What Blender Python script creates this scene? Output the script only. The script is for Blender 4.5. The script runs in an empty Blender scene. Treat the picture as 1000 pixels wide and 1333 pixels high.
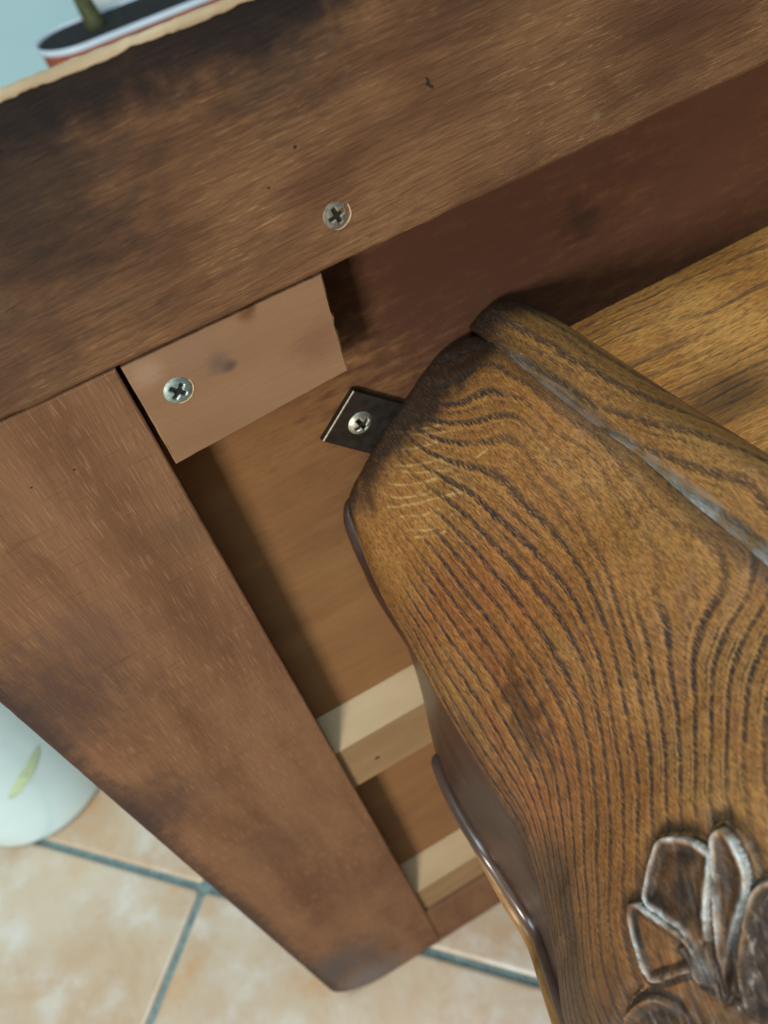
import bpy, bmesh, math, random
import numpy as np
from mathutils import Vector, Matrix, noise as mnoise

random.seed(4); rng = np.random.default_rng(4)
S = bpy.context.scene
COL = S.collection
MM = 0.001

# ------------------------------------------------------------------ camera
# world: X along the table edge, Y away from the viewer (0 = face of the frame boards), Z up
R0, R1, R2 = ((0.872545, -0.446386, -0.198507), (-0.460206, -0.614684, -0.640604), (0.163938, 0.65031, -0.741769))
cd = bpy.data.cameras.new("camera")
cam = bpy.data.objects.new("camera", cd); COL.objects.link(cam)
cam.matrix_world = Matrix(((R0[0], -R1[0], -R2[0], 0.0), (R0[1], -R1[1], -R2[1], -0.200),
                           (R0[2], -R1[2], -R2[2], 0.0), (0, 0, 0, 1)))
cd.sensor_fit = 'VERTICAL'; cd.sensor_height = 7.6; cd.sensor_width = 7.6
cd.lens = 1082.95 / 1333 * 7.6
cd.clip_start = 0.01; cd.clip_end = 60
cd.dof.use_dof = True; cd.dof.focus_distance = 0.262; cd.dof.aperture_fstop = cd.lens / 2.5
S.camera = cam

# ------------------------------------------------------------------ world, lamps, exposure
w = bpy.data.worlds.new("World"); S.world = w; w.use_nodes = True
bg = w.node_tree.nodes['Background']; bg.inputs[0].default_value = (0.80, 0.93, 1.0, 1); bg.inputs[1].default_value = 0.115
S.view_settings.view_transform = 'Standard'; S.view_settings.look = 'None'
S.view_settings.exposure = 0.0; S.view_settings.gamma = 1.0
def area(name, loc, aim, size, power, color):
    l = bpy.data.lights.new(name, 'AREA'); l.energy = power; l.size = size; l.color = color
    o = bpy.data.objects.new(name, l); COL.objects.link(o); o.location = loc
    o.rotation_euler = (Vector(aim) - Vector(loc)).to_track_quat('-Z', 'Y').to_euler(); return o
area("key_lamp", (-1.20, -1.10, 0.10), (0.04, 0, -0.28), 0.36, 35.0, (1.0, 0.92, 0.80))
area("overhead_fill", (-0.20, -0.28, 1.40), (0.05, 0.20, -0.7), 1.0, 34.0, (0.74, 0.93, 1.0))  # added overhead area light for cool fill and highlights

# ------------------------------------------------------------------ helpers
def thing(name, label=None, cat=None, group=None, kind=None, loc=(0, 0, 0)):
    o = bpy.data.objects.new(name, None); COL.objects.link(o); o.location = loc
    o.empty_display_size = 0.05
    return tag(o, label, cat, group, kind)
def tag(o, label=None, cat=None, group=None, kind=None):
    for k, v in (('label', label), ('category', cat), ('group', group), ('kind', kind)):
        if v: o[k] = v
    return o
def link(name, me, mats, parent=None, smooth=False):
    for m in (mats if isinstance(mats, (list, tuple)) else [mats]): me.materials.append(m)
    if smooth: me.polygons.foreach_set('use_smooth', [True] * len(me.polygons))
    o = bpy.data.objects.new(name, me); COL.objects.link(o)
    if parent is not None: o.parent = parent
    return o
def from_bm(name, bm, mats, parent=None, smooth=False):
    bmesh.ops.recalc_face_normals(bm, faces=bm.faces)
    me = bpy.data.meshes.new(name); bm.to_mesh(me); bm.free()
    return link(name, me, mats, parent, smooth)
def grid_mesh(name, P, closed_u=False, flip=False):
    """P (rows, cols, 3) in mm -> quad mesh"""
    nr, nc = P.shape[:2]
    me = bpy.data.meshes.new(name)
    i = np.arange(nr * nc).reshape(nr, nc)
    if closed_u: j = np.concatenate([i, i[:, :1]], 1)
    else: j = i
    q = np.stack([j[:-1, :-1], j[:-1, 1:], j[1:, 1:], j[1:, :-1]], -1).reshape(-1, 4)
    if flip: q = q[:, ::-1]
    me.vertices.add(nr * nc); me.vertices.foreach_set('co', (P.reshape(-1, 3) * MM).astype(np.float32).ravel())
    n = len(q)
    me.loops.add(n * 4); me.loops.foreach_set('vertex_index', q.astype(np.int32).ravel())
    me.polygons.add(n); me.polygons.foreach_set('loop_start', np.arange(0, 4 * n, 4, dtype=np.int32))
    me.update(calc_edges=True); me.validate()
    return me
def fattr(me, name, vals):
    a = me.attributes.new(name, 'FLOAT', 'POINT'); a.data.foreach_set('value', np.asarray(vals, np.float32).ravel())
def ragged(pts, step=2.5, amp=0.22, seed=0, f=0.12):
    out = []
    for k in range(len(pts)):
        a = np.array(pts[k], float); b = np.array(pts[(k + 1) % len(pts)], float)
        L = np.linalg.norm(b - a); n = max(1, min(260, int(L / step))); nn = np.array([-(b - a)[1], (b - a)[0]]) / max(L, 1e-6)
        for q in range(n):
            p = a + (b - a) * q / n
            d = amp * (mnoise.noise(Vector((p[0] * f, p[1] * f, seed))) + 0.6 * mnoise.noise(Vector((p[0] * f * 4, p[1] * f * 4, seed + 9)))) if q else 0
            out.append(p + nn * d)
    return out
def slab(name, pts, y0, y1, mat, parent, bev=0.6, slope=None):
    """outline in X,Z, front face at y0, back at y1; small wear-rounded edge round the front"""
    bm = bmesh.new()
    P = [np.array(p, float) for p in pts]; n = len(P)
    area2 = sum(P[k][0] * P[(k + 1) % n][1] - P[(k + 1) % n][0] * P[k][1] for k in range(n))
    sg = 1 if area2 > 0 else -1
    ins = []
    for k in range(n):
        a, b, c = P[k - 1], P[k], P[(k + 1) % n]
        t1 = (b - a) / max(np.linalg.norm(b - a), 1e-6); t2 = (c - b) / max(np.linalg.norm(c - b), 1e-6)
        m = np.array([-(t1 + t2)[1], (t1 + t2)[0]]) * sg; l = np.linalg.norm(m)
        ins.append(b + m / max(l, .3) * bev * (1.25 if l < 1.6 else 1.0))
    def ring(Q, y): return [bm.verts.new((p[0] * MM, y * MM, p[1] * MM)) for p in Q]
    r0, r1 = ring(ins, y0), ring([p + (i_ - p) * .3 for p, i_ in zip(P, ins)], y0 + bev * .3)
    r2, r3 = ring(P, y0 + bev), ring([(p[0], min(p[1], slope)) if slope else p for p in P], y1)
    bm.faces.new(r0); bm.faces.new(r3[::-1])
    for A, B in ((r0, r1), (r1, r2), (r2, r3)):
        for k in range(n): bm.faces.new((A[k], A[(k + 1) % n], B[(k + 1) % n], B[k]))
    bmesh.ops.triangulate(bm, faces=[f for f in bm.faces if len(f.verts) > 4])
    return from_bm(name, bm, mat, parent)
def lathe(name, prof, mat, parent=None, loc=(0, 0, 0), seg=48, smooth=True):
    """profile (r, z) in mm, about Z"""
    pr = np.array(prof, float); a = np.linspace(0, 2 * np.pi, seg, endpoint=False)
    P = np.stack([pr[:, None, 0] * np.cos(a) + loc[0], pr[:, None, 0] * np.sin(a) + loc[1], pr[:, None, 1] + 0 * a + loc[2]], -1)
    return link(name, grid_mesh(name, P, True), mat, parent, smooth)
def tube(name, pts, rad, mat, parent=None, seg=12, cap=True):
    pts = [np.array(p, float) for p in pts]; n = len(pts); rad = np.broadcast_to(rad, n)
    rows = []; up = np.array([0.3, 0.2, 0.93])
    for k in range(n):
        t = pts[min(k + 1, n - 1)] - pts[max(k - 1, 0)]; t /= np.linalg.norm(t)
        x = np.cross(up, t); x /= np.linalg.norm(x); y = np.cross(t, x)
        a = np.linspace(0, 2 * np.pi, seg, endpoint=False)
        rows.append(pts[k] + rad[k] * (np.cos(a)[:, None] * x + np.sin(a)[:, None] * y))
    if cap:
        rows.insert(0, np.repeat(pts[0][None], seg, 0)); rows.append(np.repeat(pts[-1][None], seg, 0))
    return link(name, grid_mesh(name, np.array(rows), True, True), mat, parent, True)

# ------------------------------------------------------------------ material helpers
class NT:
    def __init__(s, name):
        s.m = bpy.data.materials.new(name); s.m.use_nodes = True; s.t = s.m.node_tree; s.n = s.t.nodes
        s.b = s.n['Principled BSDF']; s.tc = None
    def put(s, sock, v):
        if hasattr(v, 'is_linked') or isinstance(v, bpy.types.NodeSocket): s.t.links.new(v, sock)
        elif isinstance(v, (tuple, list)) and len(v) == 3 and sock.type == 'RGBA': sock.default_value = (*v, 1)
        else: sock.default_value = v
    def math(s, op, a, b=None, c=None, clamp=False):
        n = s.n.new('ShaderNodeMath'); n.operation = op; n.use_clamp = clamp
        for k, v in enumerate((a, b, c)):
            if v is not None: s.put(n.inputs[k], v)
        return n.outputs[0]
    def add(s, a, b): return s.math('ADD', a, b)
    def mul(s, a, b): return s.math('MULTIPLY', a, b)
    def sub(s, a, b): return s.math('SUBTRACT', a, b)
    def ramp(s, v, lo, hi, a=0.0, b=1.0):
        n = s.n.new('ShaderNodeMapRange'); n.interpolation_type = 'SMOOTHSTEP'
        for k, x in enumerate((v, lo, hi, a, b)): s.put(n.inputs[k], x)
        return n.outputs[0]
    def obj(s):
        if not s.tc: s.tc = s.n.new('ShaderNodeTexCoord')
        return s.tc.outputs['Object']
    def scale(s, v, sx, sy, sz, loc=(0, 0, 0), rot=(0, 0, 0)):
        n = s.n.new('ShaderNodeMapping'); s.put(n.inputs[0], v); n.inputs[1].default_value = loc
        n.inputs[2].default_value = rot; n.inputs[3].default_value = (sx, sy, sz); return n.outputs[0]
    def noise(s, v, sc=1.0, det=3.0, rough=0.55, dist=0.0, col=False):
        n = s.n.new('ShaderNodeTexNoise'); s.put(n.inputs['Vector'], v); n.inputs['Scale'].default_value = sc
        n.inputs['Detail'].default_value = det; n.inputs['Roughness'].default_value = rough
        n.inputs['Distortion'].default_value = dist; return n.outputs[1 if col else 0]
    def mix(s, f, a, b, mode='MIX'):
        n = s.n.new('ShaderNodeMix'); n.data_type = 'RGBA'; n.blend_type = mode
        s.put(n.inputs[0], f); s.put(n.inputs[6], a); s.put(n.inputs[7], b); return n.outputs[2]
    def attr(s, name):
        n = s.n.new('ShaderNodeAttribute'); n.attribute_name = name; return n.outputs['Fac']
    def xyz(s, v):
        n = s.n.new('ShaderNodeSeparateXYZ'); s.put(n.inputs[0], v); return n.outputs
    def dist(s, v, p):
        n = s.n.new('ShaderNodeVectorMath'); n.operation = 'DISTANCE'; s.put(n.inputs[0], v); n.inputs[1].default_value = p
        return n.outputs['Value']
    def bump(s, h, strength=0.4, d=0.001):
        n = s.n.new('ShaderNodeBump'); n.inputs['Strength'].default_value = strength; n.inputs['Distance'].default_value = d
        s.put(n.inputs['Height'], h); s.t.links.new(n.outputs[0], s.b.inputs['Normal'])
    def out(s, col, rough=0.6, spec=0.4, metal=0.0, coat=0.0, coatr=0.2):
        s.put(s.b.inputs['Base Color'], col); s.put(s.b.inputs['Roughness'], rough)
        s.put(s.b.inputs['Specular IOR Level'], spec); s.put(s.b.inputs['Metallic'], metal)
        s.put(s.b.inputs['Coat Weight'], coat); s.put(s.b.inputs['Coat Roughness'], coatr); return s.m

def rough_wood(name, dark, mid, light, grain='X', fibre=0.6, stains_and_tones=(), blot=0.6, tilt=0.0, edge=None, bump=0.5, saw=0.0, torn=0.57, torn_amt=.62):
    """bare, handled underside wood; stains = (point mm, radius mm, colour, amount)"""
    m = NT(name); o = m.obj()
    v = m.scale(o, 1, 1, 1, (0, 0, 0), (0, tilt, 0))
    def g(al, ac):
        return m.scale(v, al, ac, ac) if grain == 'X' else m.scale(v, ac, ac, al)
    broad = m.noise(g(9, 42), 1, 4, .6, .4)
    fine = m.noise(g(70, 900), 1, 3, .6, .3)
    hair = m.noise(g(150, 1900), 1, 3, .55, .8)
    cl = m.noise(m.scale(o, 1, 1, 1), 26, 3, .55)
    c = m.mix(m.ramp(broad, .22, .78), dark, mid)
    c = m.mix(m.mul(m.ramp(m.add(m.mul(cl, .6), m.mul(broad, .4)), .34, .70), blot), c, light)
    c = m.mix(m.mul(m.ramp(fine, .44, .64), fibre * .55), c, dark)
    tornm = m.mul(m.ramp(hair, torn, torn + .08), m.ramp(cl, .35, .6))
    c = m.mix(m.mul(m.mul(tornm, fibre), torn_amt), c, tuple(min(1, x * 1.5 + .012) for x in light))
    h = m.add(m.mul(fine, .55), m.mul(hair, .6))
    if saw:
        sv = m.noise(m.scale(o, 1500, 90, 90) if grain != 'X' else m.scale(o, 90, 90, 1500), 1, 2, .5)
        sv2 = m.noise(m.scale(o, 60, 60, 620), 1, 2, .5)
        c = m.mix(m.mul(m.ramp(sv, .55, .72), saw), c, tuple(x * 1.35 for x in light))
        c = m.mix(m.mul(m.ramp(sv2, .56, .72), saw * .6), c, tuple(x * .75 for x in dark))
        h = m.add(h, m.mul(sv2, .4))
    wob = m.noise(m.scale(o, 1, 1, 1), 140, 4, .65)
    wob2 = m.noise(g(60, 260), 1, 4, .65)
    for p, r, col, amt in stains_and_tones:
        d = m.mul(m.dist(o, tuple(x * MM for x in p)), 1000.0 / r)
        d = m.add(d, m.mul(m.sub(m.add(m.mul(wob, .35), m.mul(wob2, .65)), .5), 1.9))
        c = m.mix(m.mul(m.ramp(d, 1.25, .1), amt), c, col)
    if edge:
        for axis, at, wd, col, amt in edge:
            q = m.math('ABSOLUTE', m.sub(m.mul(m.xyz(o)[axis], 1000.0), at))
            d = m.add(m.mul(q, 1.0 / wd), m.mul(m.sub(m.mul(m.add(wob, broad), .5), .5), 2.4))
            c = m.mix(m.mul(m.ramp(d, 1.0, .15), amt), c, col)
    m.bump(h, bump, .0006)
    return m.out(c, .74, .12)

# oak with traced growth rings
def oak(name, traced=True, gloss=.36, tint=None):
    m = NT(name); o = m.obj()
    low = m.noise(m.scale(o, 60, 20, 60), 1, 3, .55)
    pv = m.scale(o, 1900, 290, 1900)
    pores = m.noise(pv, 1, 3, .62, .2)
    fine = m.noise(m.scale(o, 2600, 420, 2600), 1, 2, .5)
    if traced:
        ph = m.attr('phase'); lm = m.attr('line'); fl = m.attr('fleck'); dk = m.attr('dark'); red = m.attr('red')
    else:
        x, y, z = m.xyz(o)
        pv = m.scale(o, 95, 1500, 1500); pores = m.noise(pv, 1, 3, .6, .2)
        fine = m.noise(m.scale(o, 320, 2600, 2600), 1, 2, .5)
        wv = m.noise(m.scale(o, 9, 34, 34), 1, 2, .5)
        ph = m.add(m.mul(y, 150.0), m.add(m.mul(x, 17.0), m.mul(wv, 5.0)))
        low = m.noise(m.scale(o, 14, 70, 70), 1, 3, .55)
        lm = m.add(.10, m.mul(m.ramp(low, .40, .62), .5)); fl = 0.0; red = 0.25
        dk = m.mul(m.ramp(m.add(m.mul(m.dist(m.scale(o, .55, 1, 1), (.0885, -.049, -.201)), 1000.0 / 13), m.mul(m.sub(fine, .5), 2.2)), 1.1, .3), .75)
    ph = m.add(ph, m.add(m.mul(m.sub(low, .5), .22), m.mul(m.sub(pores, .5), .34)))
    tri = lambda p: m.math('ABSOLUTE', m.sub(m.math('FRACT', m.add(p, .5)), .5))
    patch = m.noise(m.scale(o, 120, 45, 120), 1, 3, .6)
    band = m.mul(m.ramp(tri(ph), .23, .04), m.mul(lm, m.ramp(patch, .28, .48, .6, 1.0)))
    ph2 = m.add(m.mul(ph, 2.0), m.add(.37, m.mul(low, .8)))
    band2 = m.mul(m.ramp(tri(ph2), .24, .05), m.mul(lm, m.ramp(patch, .40, .62, .10, .70)))
    band = m.math('MAXIMUM', band, band2)
    tone = m.noise(m.scale(o, 26, 10, 26), 1, 3, .6)
    gold = (.205, .086, .018); tan = (.285, .143, .040); orange = (.240, .080, .019); dark = (.016, .010, .008); rd = (.075, .030, .013)
    c = m.mix(m.ramp(tone, .35, .65), gold, tan)
    c = m.mix(m.mul(red, m.ramp(low, .25, .65)), c, orange)
    late = m.ramp(m.math('FRACT', m.add(ph, .5)), .55, .95)
    c = m.mix(m.mul(m.mul(late, lm), .50), c, rd)
    c = m.mix(m.mul(m.ramp(fine, .46, .64), .62), c, (.060, .027, .008))
    c = m.mix(m.mul(m.ramp(fine, .42, .34), .30), c, (.32, .19, .065))
    c = m.mix(m.mul(fl, m.add(.55, m.mul(m.ramp(fine, .62, .42), .40))), c, (.43, .285, .105))
    c = m.mix(m.mul(m.ramp(pores, .43, .55), m.add(.13, m.mul(band, .87))), c, dark)
    c = m.mix(m.mul(band, .58), c, dark)
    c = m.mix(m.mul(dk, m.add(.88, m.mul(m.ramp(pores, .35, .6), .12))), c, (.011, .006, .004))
    if not traced: c = m.mix(1.0, c, (2.1, 1.95, 1.75), 'MULTIPLY')
    if tint: c = m.mix(tint[1], c, tint[0])
    if traced:
        c = m.mix(m.mul(m.attr('painted_glint'), m.add(.35, m.mul(m.ramp(fine, .4, .6), .5))), c, (.58, .65, .66))  # bluish white highlights on leaf rims and groove, mixed into the colour
    dust = m.ramp(m.noise(m.scale(o, 1, 1, 1), 900, 1, .5), .80, .86)
    c = m.mix(m.mul(dust, .5), c, (.5, .48, .42))
    h = m.sub(m.mul(low, .25), m.add(m.mul(m.ramp(pores, .43, .55), m.add(.2, band)), m.mul(fine, .35)))
    m.bump(h, .6, .0005)
    return m.out(c, m.add(m.add(gloss, m.mul(fine, .14)), m.mul(band, .25)), .34, 0, .07, .14)

def plain(name, col, rough=.5, var=.12, sc=60, spec=.4, metal=0, bump=0, coat=0, sc3=None):
    m = NT(name); o = m.obj()
    v = m.scale(o, *(sc3 or (sc, sc, sc))); n = m.noise(v, 1, 4, .6)
    c = m.mix(m.ramp(n, .3, .7), tuple(x * (1 - var) for x in col), tuple(min(1, x * (1 + var)) for x in col))
    if bump: m.bump(n, bump, .0008)
    return m.out(c, m.add(rough - .06, m.mul(n, .12)), spec, metal, coat)

M_top = rough_wood('top_board_wood', (.070, .033, .019), (.165, .082, .040), (.220, .121, .058), 'X', .85, tilt=.03, blot=.75,
    stains_and_tones=[((-12, 0, -72), 44, (.022, .017, .015), .85), ((58, 0, -62), 26, (.026, .019, .016), .8), ((60, 0, -104), 13, (.07, .030, .018), .5), ((-34, 0, -112), 26, (.055, .034, .024), .4),
            ((146, 0, -117.6), 2.2, (.21, .15, .085), .6), ((112, 0, -70), 24, (.06, .033, .02), .4)],
    edge=[(2, -56, 16, (.015, .012, .012), .92)], bump=1.0)
M_side = rough_wood('side_board_wood', (.105, .048, .026), (.180, .094, .050), (.205, .112, .060), 'Z', .34, blot=.55,
    stains_and_tones=[((-92, 0, -235), 40, (.050, .034, .030), .7), ((-14, 0, -192), 12, (.095, .060, .032), .5), ((-92, 0, -330), 30, (.055, .036, .030), .7),
            ((-60, 0, -425), 26, (.095, .050, .032), .4), ((-85, 0, -640), 48, (.070, .064, .066), .8), ((-70, 0, -700), 40, (.12, .13, .14), .65), ((-60, 0, -215), 20, (.11, .06, .045), .5)],  # bluish grey tones over the lower corner
    edge=[(0, -97, 10, (.040, .028, .026), .75)], bump=.42, saw=.5, torn=.73)
M_panel = rough_wood('panel_wood', (.155, .076, .032), (.215, .112, .047), (.235, .126, .054), 'X', .5, blot=.5,
    stains_and_tones=[((200, 15, -150), 170, (.088, .038, .022), .97), ((120, 15, -155), 70, (.064, .028, .017), .95), ((88, 15, -146), 50, (.064, .028, .017), .95), ((150, 15, -128), 22, (.075, .034, .022), .6),  # reddish darker tones right of the block, towards leg and apron
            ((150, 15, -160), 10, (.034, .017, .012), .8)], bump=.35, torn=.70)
M_block = rough_wood('block_wood', (.190, .106, .056), (.236, .138, .080), (.252, .152, .090), 'X', .34, blot=.4,
    stains_and_tones=[((17.4, 1, -139), 4.2, (.085, .065, .055), .75), ((20, 1, -141.5), 2.6, (.060, .046, .040), .8), ((29.7, 1, -128.2), 3.4, (.11, .050, .022), .85), ((31.5, 1, -126.6), 2.2, (.10, .045, .02), .8),
            ((45.5, 1, -148), 9, (.165, .085, .052), .75), ((12, 1, -131), 14, (.19, .115, .08), .4), ((-2, 1, -132), 6, (.31, .22, .16), .5)], bump=.22, torn=.73)
M_pine = rough_wood('pine_wood', (.185, .115, .055), (.255, .165, .085), (.285, .190, .100), 'X', .14, blot=.4, bump=.12, torn=.76)
M_pine_pale = rough_wood('pale_pine', (.29, .215, .125), (.36, .28, .175), (.39, .31, .20), 'X', .14, blot=.4, bump=.12, torn=.76)
M_raw = rough_wood('raw_edge_wood', (.22, .14, .07), (.42, .33, .21), (.50, .43, .31), 'X', .5, blot=.7, bump=.6, torn=.66)
M_oak = oak('carved_oak'); M_oak_flat = oak('apron_oak', False); M_leafoak = oak('carved_leaf_oak', True, .42)
M_gold = plain('golden_oak_finish', (.17, .085, .025), .42, .25, sc3=(300, 30, 300))
M_lacq = plain('dark_lacquer', (.036, .018, .012), .34, .3, sc3=(120, 18, 120), spec=.3, coat=.1)
M_bead = plain('glossy_bead_lacquer', (.050, .030, .022), .34, .2, sc3=(120, 18, 120), spec=.6, coat=.15)
M_zinc = plain('zinc_plated_steel', (.27, .36, .36), .52, .25, 900, metal=.85, bump=.1)
M_dull = plain('dull_steel', (.20, .185, .15), .55, .3, 900, metal=.5, bump=.1)
M_pale = plain('nickel_steel', (.38, .39, .33), .48, .2, 900, metal=.8)
M_black = plain('blackened_steel', (.020, .017, .015), .42, .35, 300, metal=.4, spec=.5)
M_lit_raw = plain('lit_raw_wood', (.40, .29, .18), .7, .25, 700)
M_hole = plain('hole_dark', (.012, .009, .007), .9)
M_void = plain('gap_filler', (.02, .013, .009), .9)

# ------------------------------------------------------------------ floor and wall
def tile_mat():
    m = NT('terracotta_tile'); o = m.obj()
    oi = m.n.new('ShaderNodeObjectInfo')
    cmb = m.n.new('ShaderNodeVectorMath'); cmb.operation = 'ADD'; m.put(cmb.inputs[0], o)
    mv = m.n.new('ShaderNodeVectorMath'); mv.operation = 'SCALE'; m.put(mv.inputs[0], oi.outputs['Location']); mv.inputs['Scale'].default_value = 3.7
    m.t.links.new(mv.outputs[0], cmb.inputs[1]); v = cmb.outputs[0]
    a = m.noise(v, 9, 4, .6, .5); b = m.noise(v, 16, 4, .65); f = m.noise(v, 120, 3, .6)
    c = m.mix(m.ramp(a, .30, .70), (.43, .30, .19), (.49, .41, .31))
    c = m.mix(m.mul(m.ramp(b, .46, .74), .75), c, (.56, .56, .53))
    c = m.mix(m.mul(m.ramp(b, .46, .28), .6), c, (.47, .25, .10))
    c = m.mix(m.mul(m.ramp(f, .62, .74), .25), c, (.36, .22, .14))
    m.bump(m.add(a, m.mul(f, .15)), .15, .002)
    return m.out(c, m.add(.26, m.mul(f, .14)), .5)
M_tile = tile_mat()
M_grout = plain('grey_green_grout', (.14, .20, .20), .85, .25, 200, bump=.4)
FZ = -720.0; TS = 330.0; GAP = 6.0; YAW = 2.37497
fl = thing('floor', kind='structure', loc=(-.1699, .1426, FZ * MM)); fl.rotation_euler.z = YAW
bm = bmesh.new()
bmesh.ops.create_grid(bm, x_segments=8, y_segments=8, size=6.0)
bmesh.ops.translate(bm, verts=bm.verts, vec=(0, 0, -.0025)); from_bm('grout', bm, M_grout, fl)
bm = bmesh.new(); h = (TS - GAP) / 2
prev = None
rings = [(h - 3.2, 0.0), (h - 1.2, -.5), (h - .2, -1.7), (h, -3.2), (h, -8)]
for r, z in rings:
    cr = []
    for qx, qy in ((1, 1), (-1, 1), (-1, -1), (1, -1)):
        for da in (0, 30, 60, 90):
            a0 = {(1, 1): 0, (-1, 1): 90, (-1, -1): 180, (1, -1): 270}[(qx, qy)] + da
            rr = 4; cr.append(bm.verts.new(((qx * (r - rr) + rr * math.cos(math.radians(a0))) * MM, (qy * (r - rr) + rr * math.sin(math.radians(a0))) * MM, z * MM)))
    if prev is None: bm.faces.new(cr)
    else:
        for k in range(16): bm.faces.new((prev[k], prev[(k + 1) % 16], cr[(k + 1) % 16], cr[k]))
    prev = cr
bmesh.ops.recalc_face_normals(bm, faces=bm.faces)
tm = bpy.data.meshes.new('tile'); bm.to_mesh(tm); bm.free(); tm.materials.append(M_tile)
for i in range(-6, 6):
    for j in range(-6, 6):
        t = bpy.data.objects.new('tile', tm); COL.objects.link(t); t.parent = fl
        t.location = ((i + .5) * TS * MM, (j + .5) * TS * MM, random.uniform(-.3, .3) * MM)
        t.rotation_euler = (random.uniform(-.0015, .0015), random.uniform(-.0015, .0015), 0)
M_wall = plain('pale_blue_wall', (.58, .88, .97), .8, .04, 3)  # cyan tint of the light is held in this wall colour
bm = bmesh.new(); bmesh.ops.create_cube(bm, size=1, matrix=Matrix.Translation((0, 2.15, .53)) @ Matrix.Diagonal((7, .2, 2.5, 1)))
tag(from_bm('wall', bm, M_wall), kind='structure')

# ------------------------------------------------------------------ the overturned table
table = thing('table', 'overturned brown wooden table standing on its long edge, one carved oak leg toward the viewer', 'table', loc=(0, 0, 0))
XR = 1080.0
# recessed underside of the table top
slab('panel', [(-88, -70), (XR - 12, -70), (XR - 12, -710), (-88, -710)], 15, 31, M_panel, table, .3)
tb = ragged([(-82, -56), (XR - 20, -56), (XR, -76), (XR, -126), (-96.5, -126), (-96.5, -72)], amp=.35, seed=1)
slab('top_board', tb, 0, 14.9, M_top, table, 1.3, slope=-64)
rc = [(-96.5 + 42 - 42 * math.cos(a), -717 + 42 - 42 * math.sin(a)) for a in np.linspace(0, math.pi / 2, 14)]
sb = [(-96.5, -126.35)] + rc + [(-8.5, -717), (-8.5, -126.35)]
slab('side_board', ragged(sb, amp=.12, seed=2), 0.15, 14.9, M_side, table, .8)
slab('bottom_board', ragged([(-8.2, -645), (XR, -645), (XR, -700), (XR - 18, -717), (-8.2, -717)], amp=.15, seed=3), 0.3, 14.9, M_side, table, 1.2)
slab('side_board', ragged([(XR - 88, -126.35), (XR, -126.35), (XR, -644.7), (XR - 88, -644.7)], amp=.15, seed=5), 0.2, 14.9, M_side, table, .8)
# raw pale wear-rounded edge along the top
P = []
for x in np.arange(-84, 420, 1.2):
    e = 1.3 * mnoise.noise(Vector((x * .045, 1, 3))) + .7 * mnoise.noise(Vector((x * .16, 5, 3))) + .3 * mnoise.noise(Vector((x * .6, 5, 8)))
    r = [(-.25, -57.6 + e), (-.15, -56.4 + .6 * e), (1.2, -55.75), (3.4, -56.2), (5.6, -57.6), (7.0, -60.0), (7.2, -64)]
    P.append([(x, y + .12 * mnoise.noise(Vector((x * .5, y * .4, 3))), z + .28 * mnoise.noise(Vector((x * .35, y * .5, 7)))) for y, z in r])
link('raw_edge', grid_mesh('raw_edge', np.array(P), flip=False), M_raw, table, True)
# corner block
blk = slab('corner_block', ragged([(-7.2, -127.0), (53.8, -127.0), (53.2, -162.0), (-6.9, -165.2)], amp=.2, seed=8, f=.3), 0.8, 14.9, M_block, table, .5)

def screw(x, z, y, mat, parent, r=4.2, rot=.3, dome=1.1, tiltx=0., tiltz=0., ring=True, sink=0.):
    nr, na = 26, 64
    rr = np.linspace(0, 1, nr); a = np.linspace(0, 2 * np.pi, na, endpoint=False)
    Rr, A = np.meshgrid(rr, a, indexing='ij')
    X = Rr * np.cos(A) * r; Zc = Rr * np.sin(A) * r
    hgt = dome * (1 - Rr ** 2.6)
    c, s_ = math.cos(rot), math.sin(rot); cx = X * c + Zc * s_; cz = -X * s_ + Zc * c
    def sl(p, q): return np.clip((r * .16 - np.abs(p)) / (r * .06) + .5, 0, 1) * np.clip((r * .62 - np.abs(q)) / (r * .10) + .5, 0, 1)
    cross = np.maximum(sl(cx, cz), sl(cz, cx)); cen = np.clip((r * .26 - np.hypot(X, Zc)) / (r * .08) + .5, 0, 1)
    cross = np.maximum(cross, cen) * (1.55 - .6 * np.hypot(X, Zc) / (r * .56))
    hgt = np.maximum(hgt - np.maximum(cross, 0) * 1.25, .08 + max(0, sink))
    Pp = np.stack([X, -hgt + tiltx * X + tiltz * Zc, Zc], -1)
    skirt = np.stack([np.cos(a) * r, 1.2 + 0 * a, np.sin(a) * r], -1)[None]
    Pp = np.concatenate([Pp, skirt], 0) + np.array([x, y + sink, z])
    o = link('screw', grid_mesh('screw', Pp, True), [mat, M_hole], parent, True)
    cf = (cross[:-1] + cross[1:]) * .5; cf = (cf + np.roll(cf, -1, 1)) * .5
    mi = np.zeros((nr, na), np.int32); mi[:nr - 1] = cf > .55
    o.data.polygons.foreach_set('material_index', mi.ravel()); o.data.update()
    if ring:
        a = np.linspace(0, 2 * np.pi, 48, endpoint=False); rows = []
        cres = np.clip(np.cos(a + .75) * 1.5 + .1, 0, 1)  # raw wood and the lit side of the hole, painted as a pale crescent
        for q, yy in ((.96, .35), (1.02, -.12), (1.10, -.18), (1.17, .3)):
            wv = np.array([1 + .05 * mnoise.noise(Vector((math.cos(t) * 1.7, math.sin(t) * 1.7, x))) for t in a])
            qq = .96 + (q - .96) * cres
            rows.append(np.stack([x + np.cos(a) * r * qq * wv, y + yy * cres + .3 * (1 - cres), z + np.sin(a) * r * qq * wv], -1))
        link('countersink', grid_mesh('countersink', np.array(rows), True), M_lit_raw, o, True)
    return o
screw(62.2, -112.1, 0, M_dull, table, 3.9, .25, .75, .05, .02, sink=.1)
screw(3.6, -141.4, .8, M_zinc, blk, 4.2, .75, .9)
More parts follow.
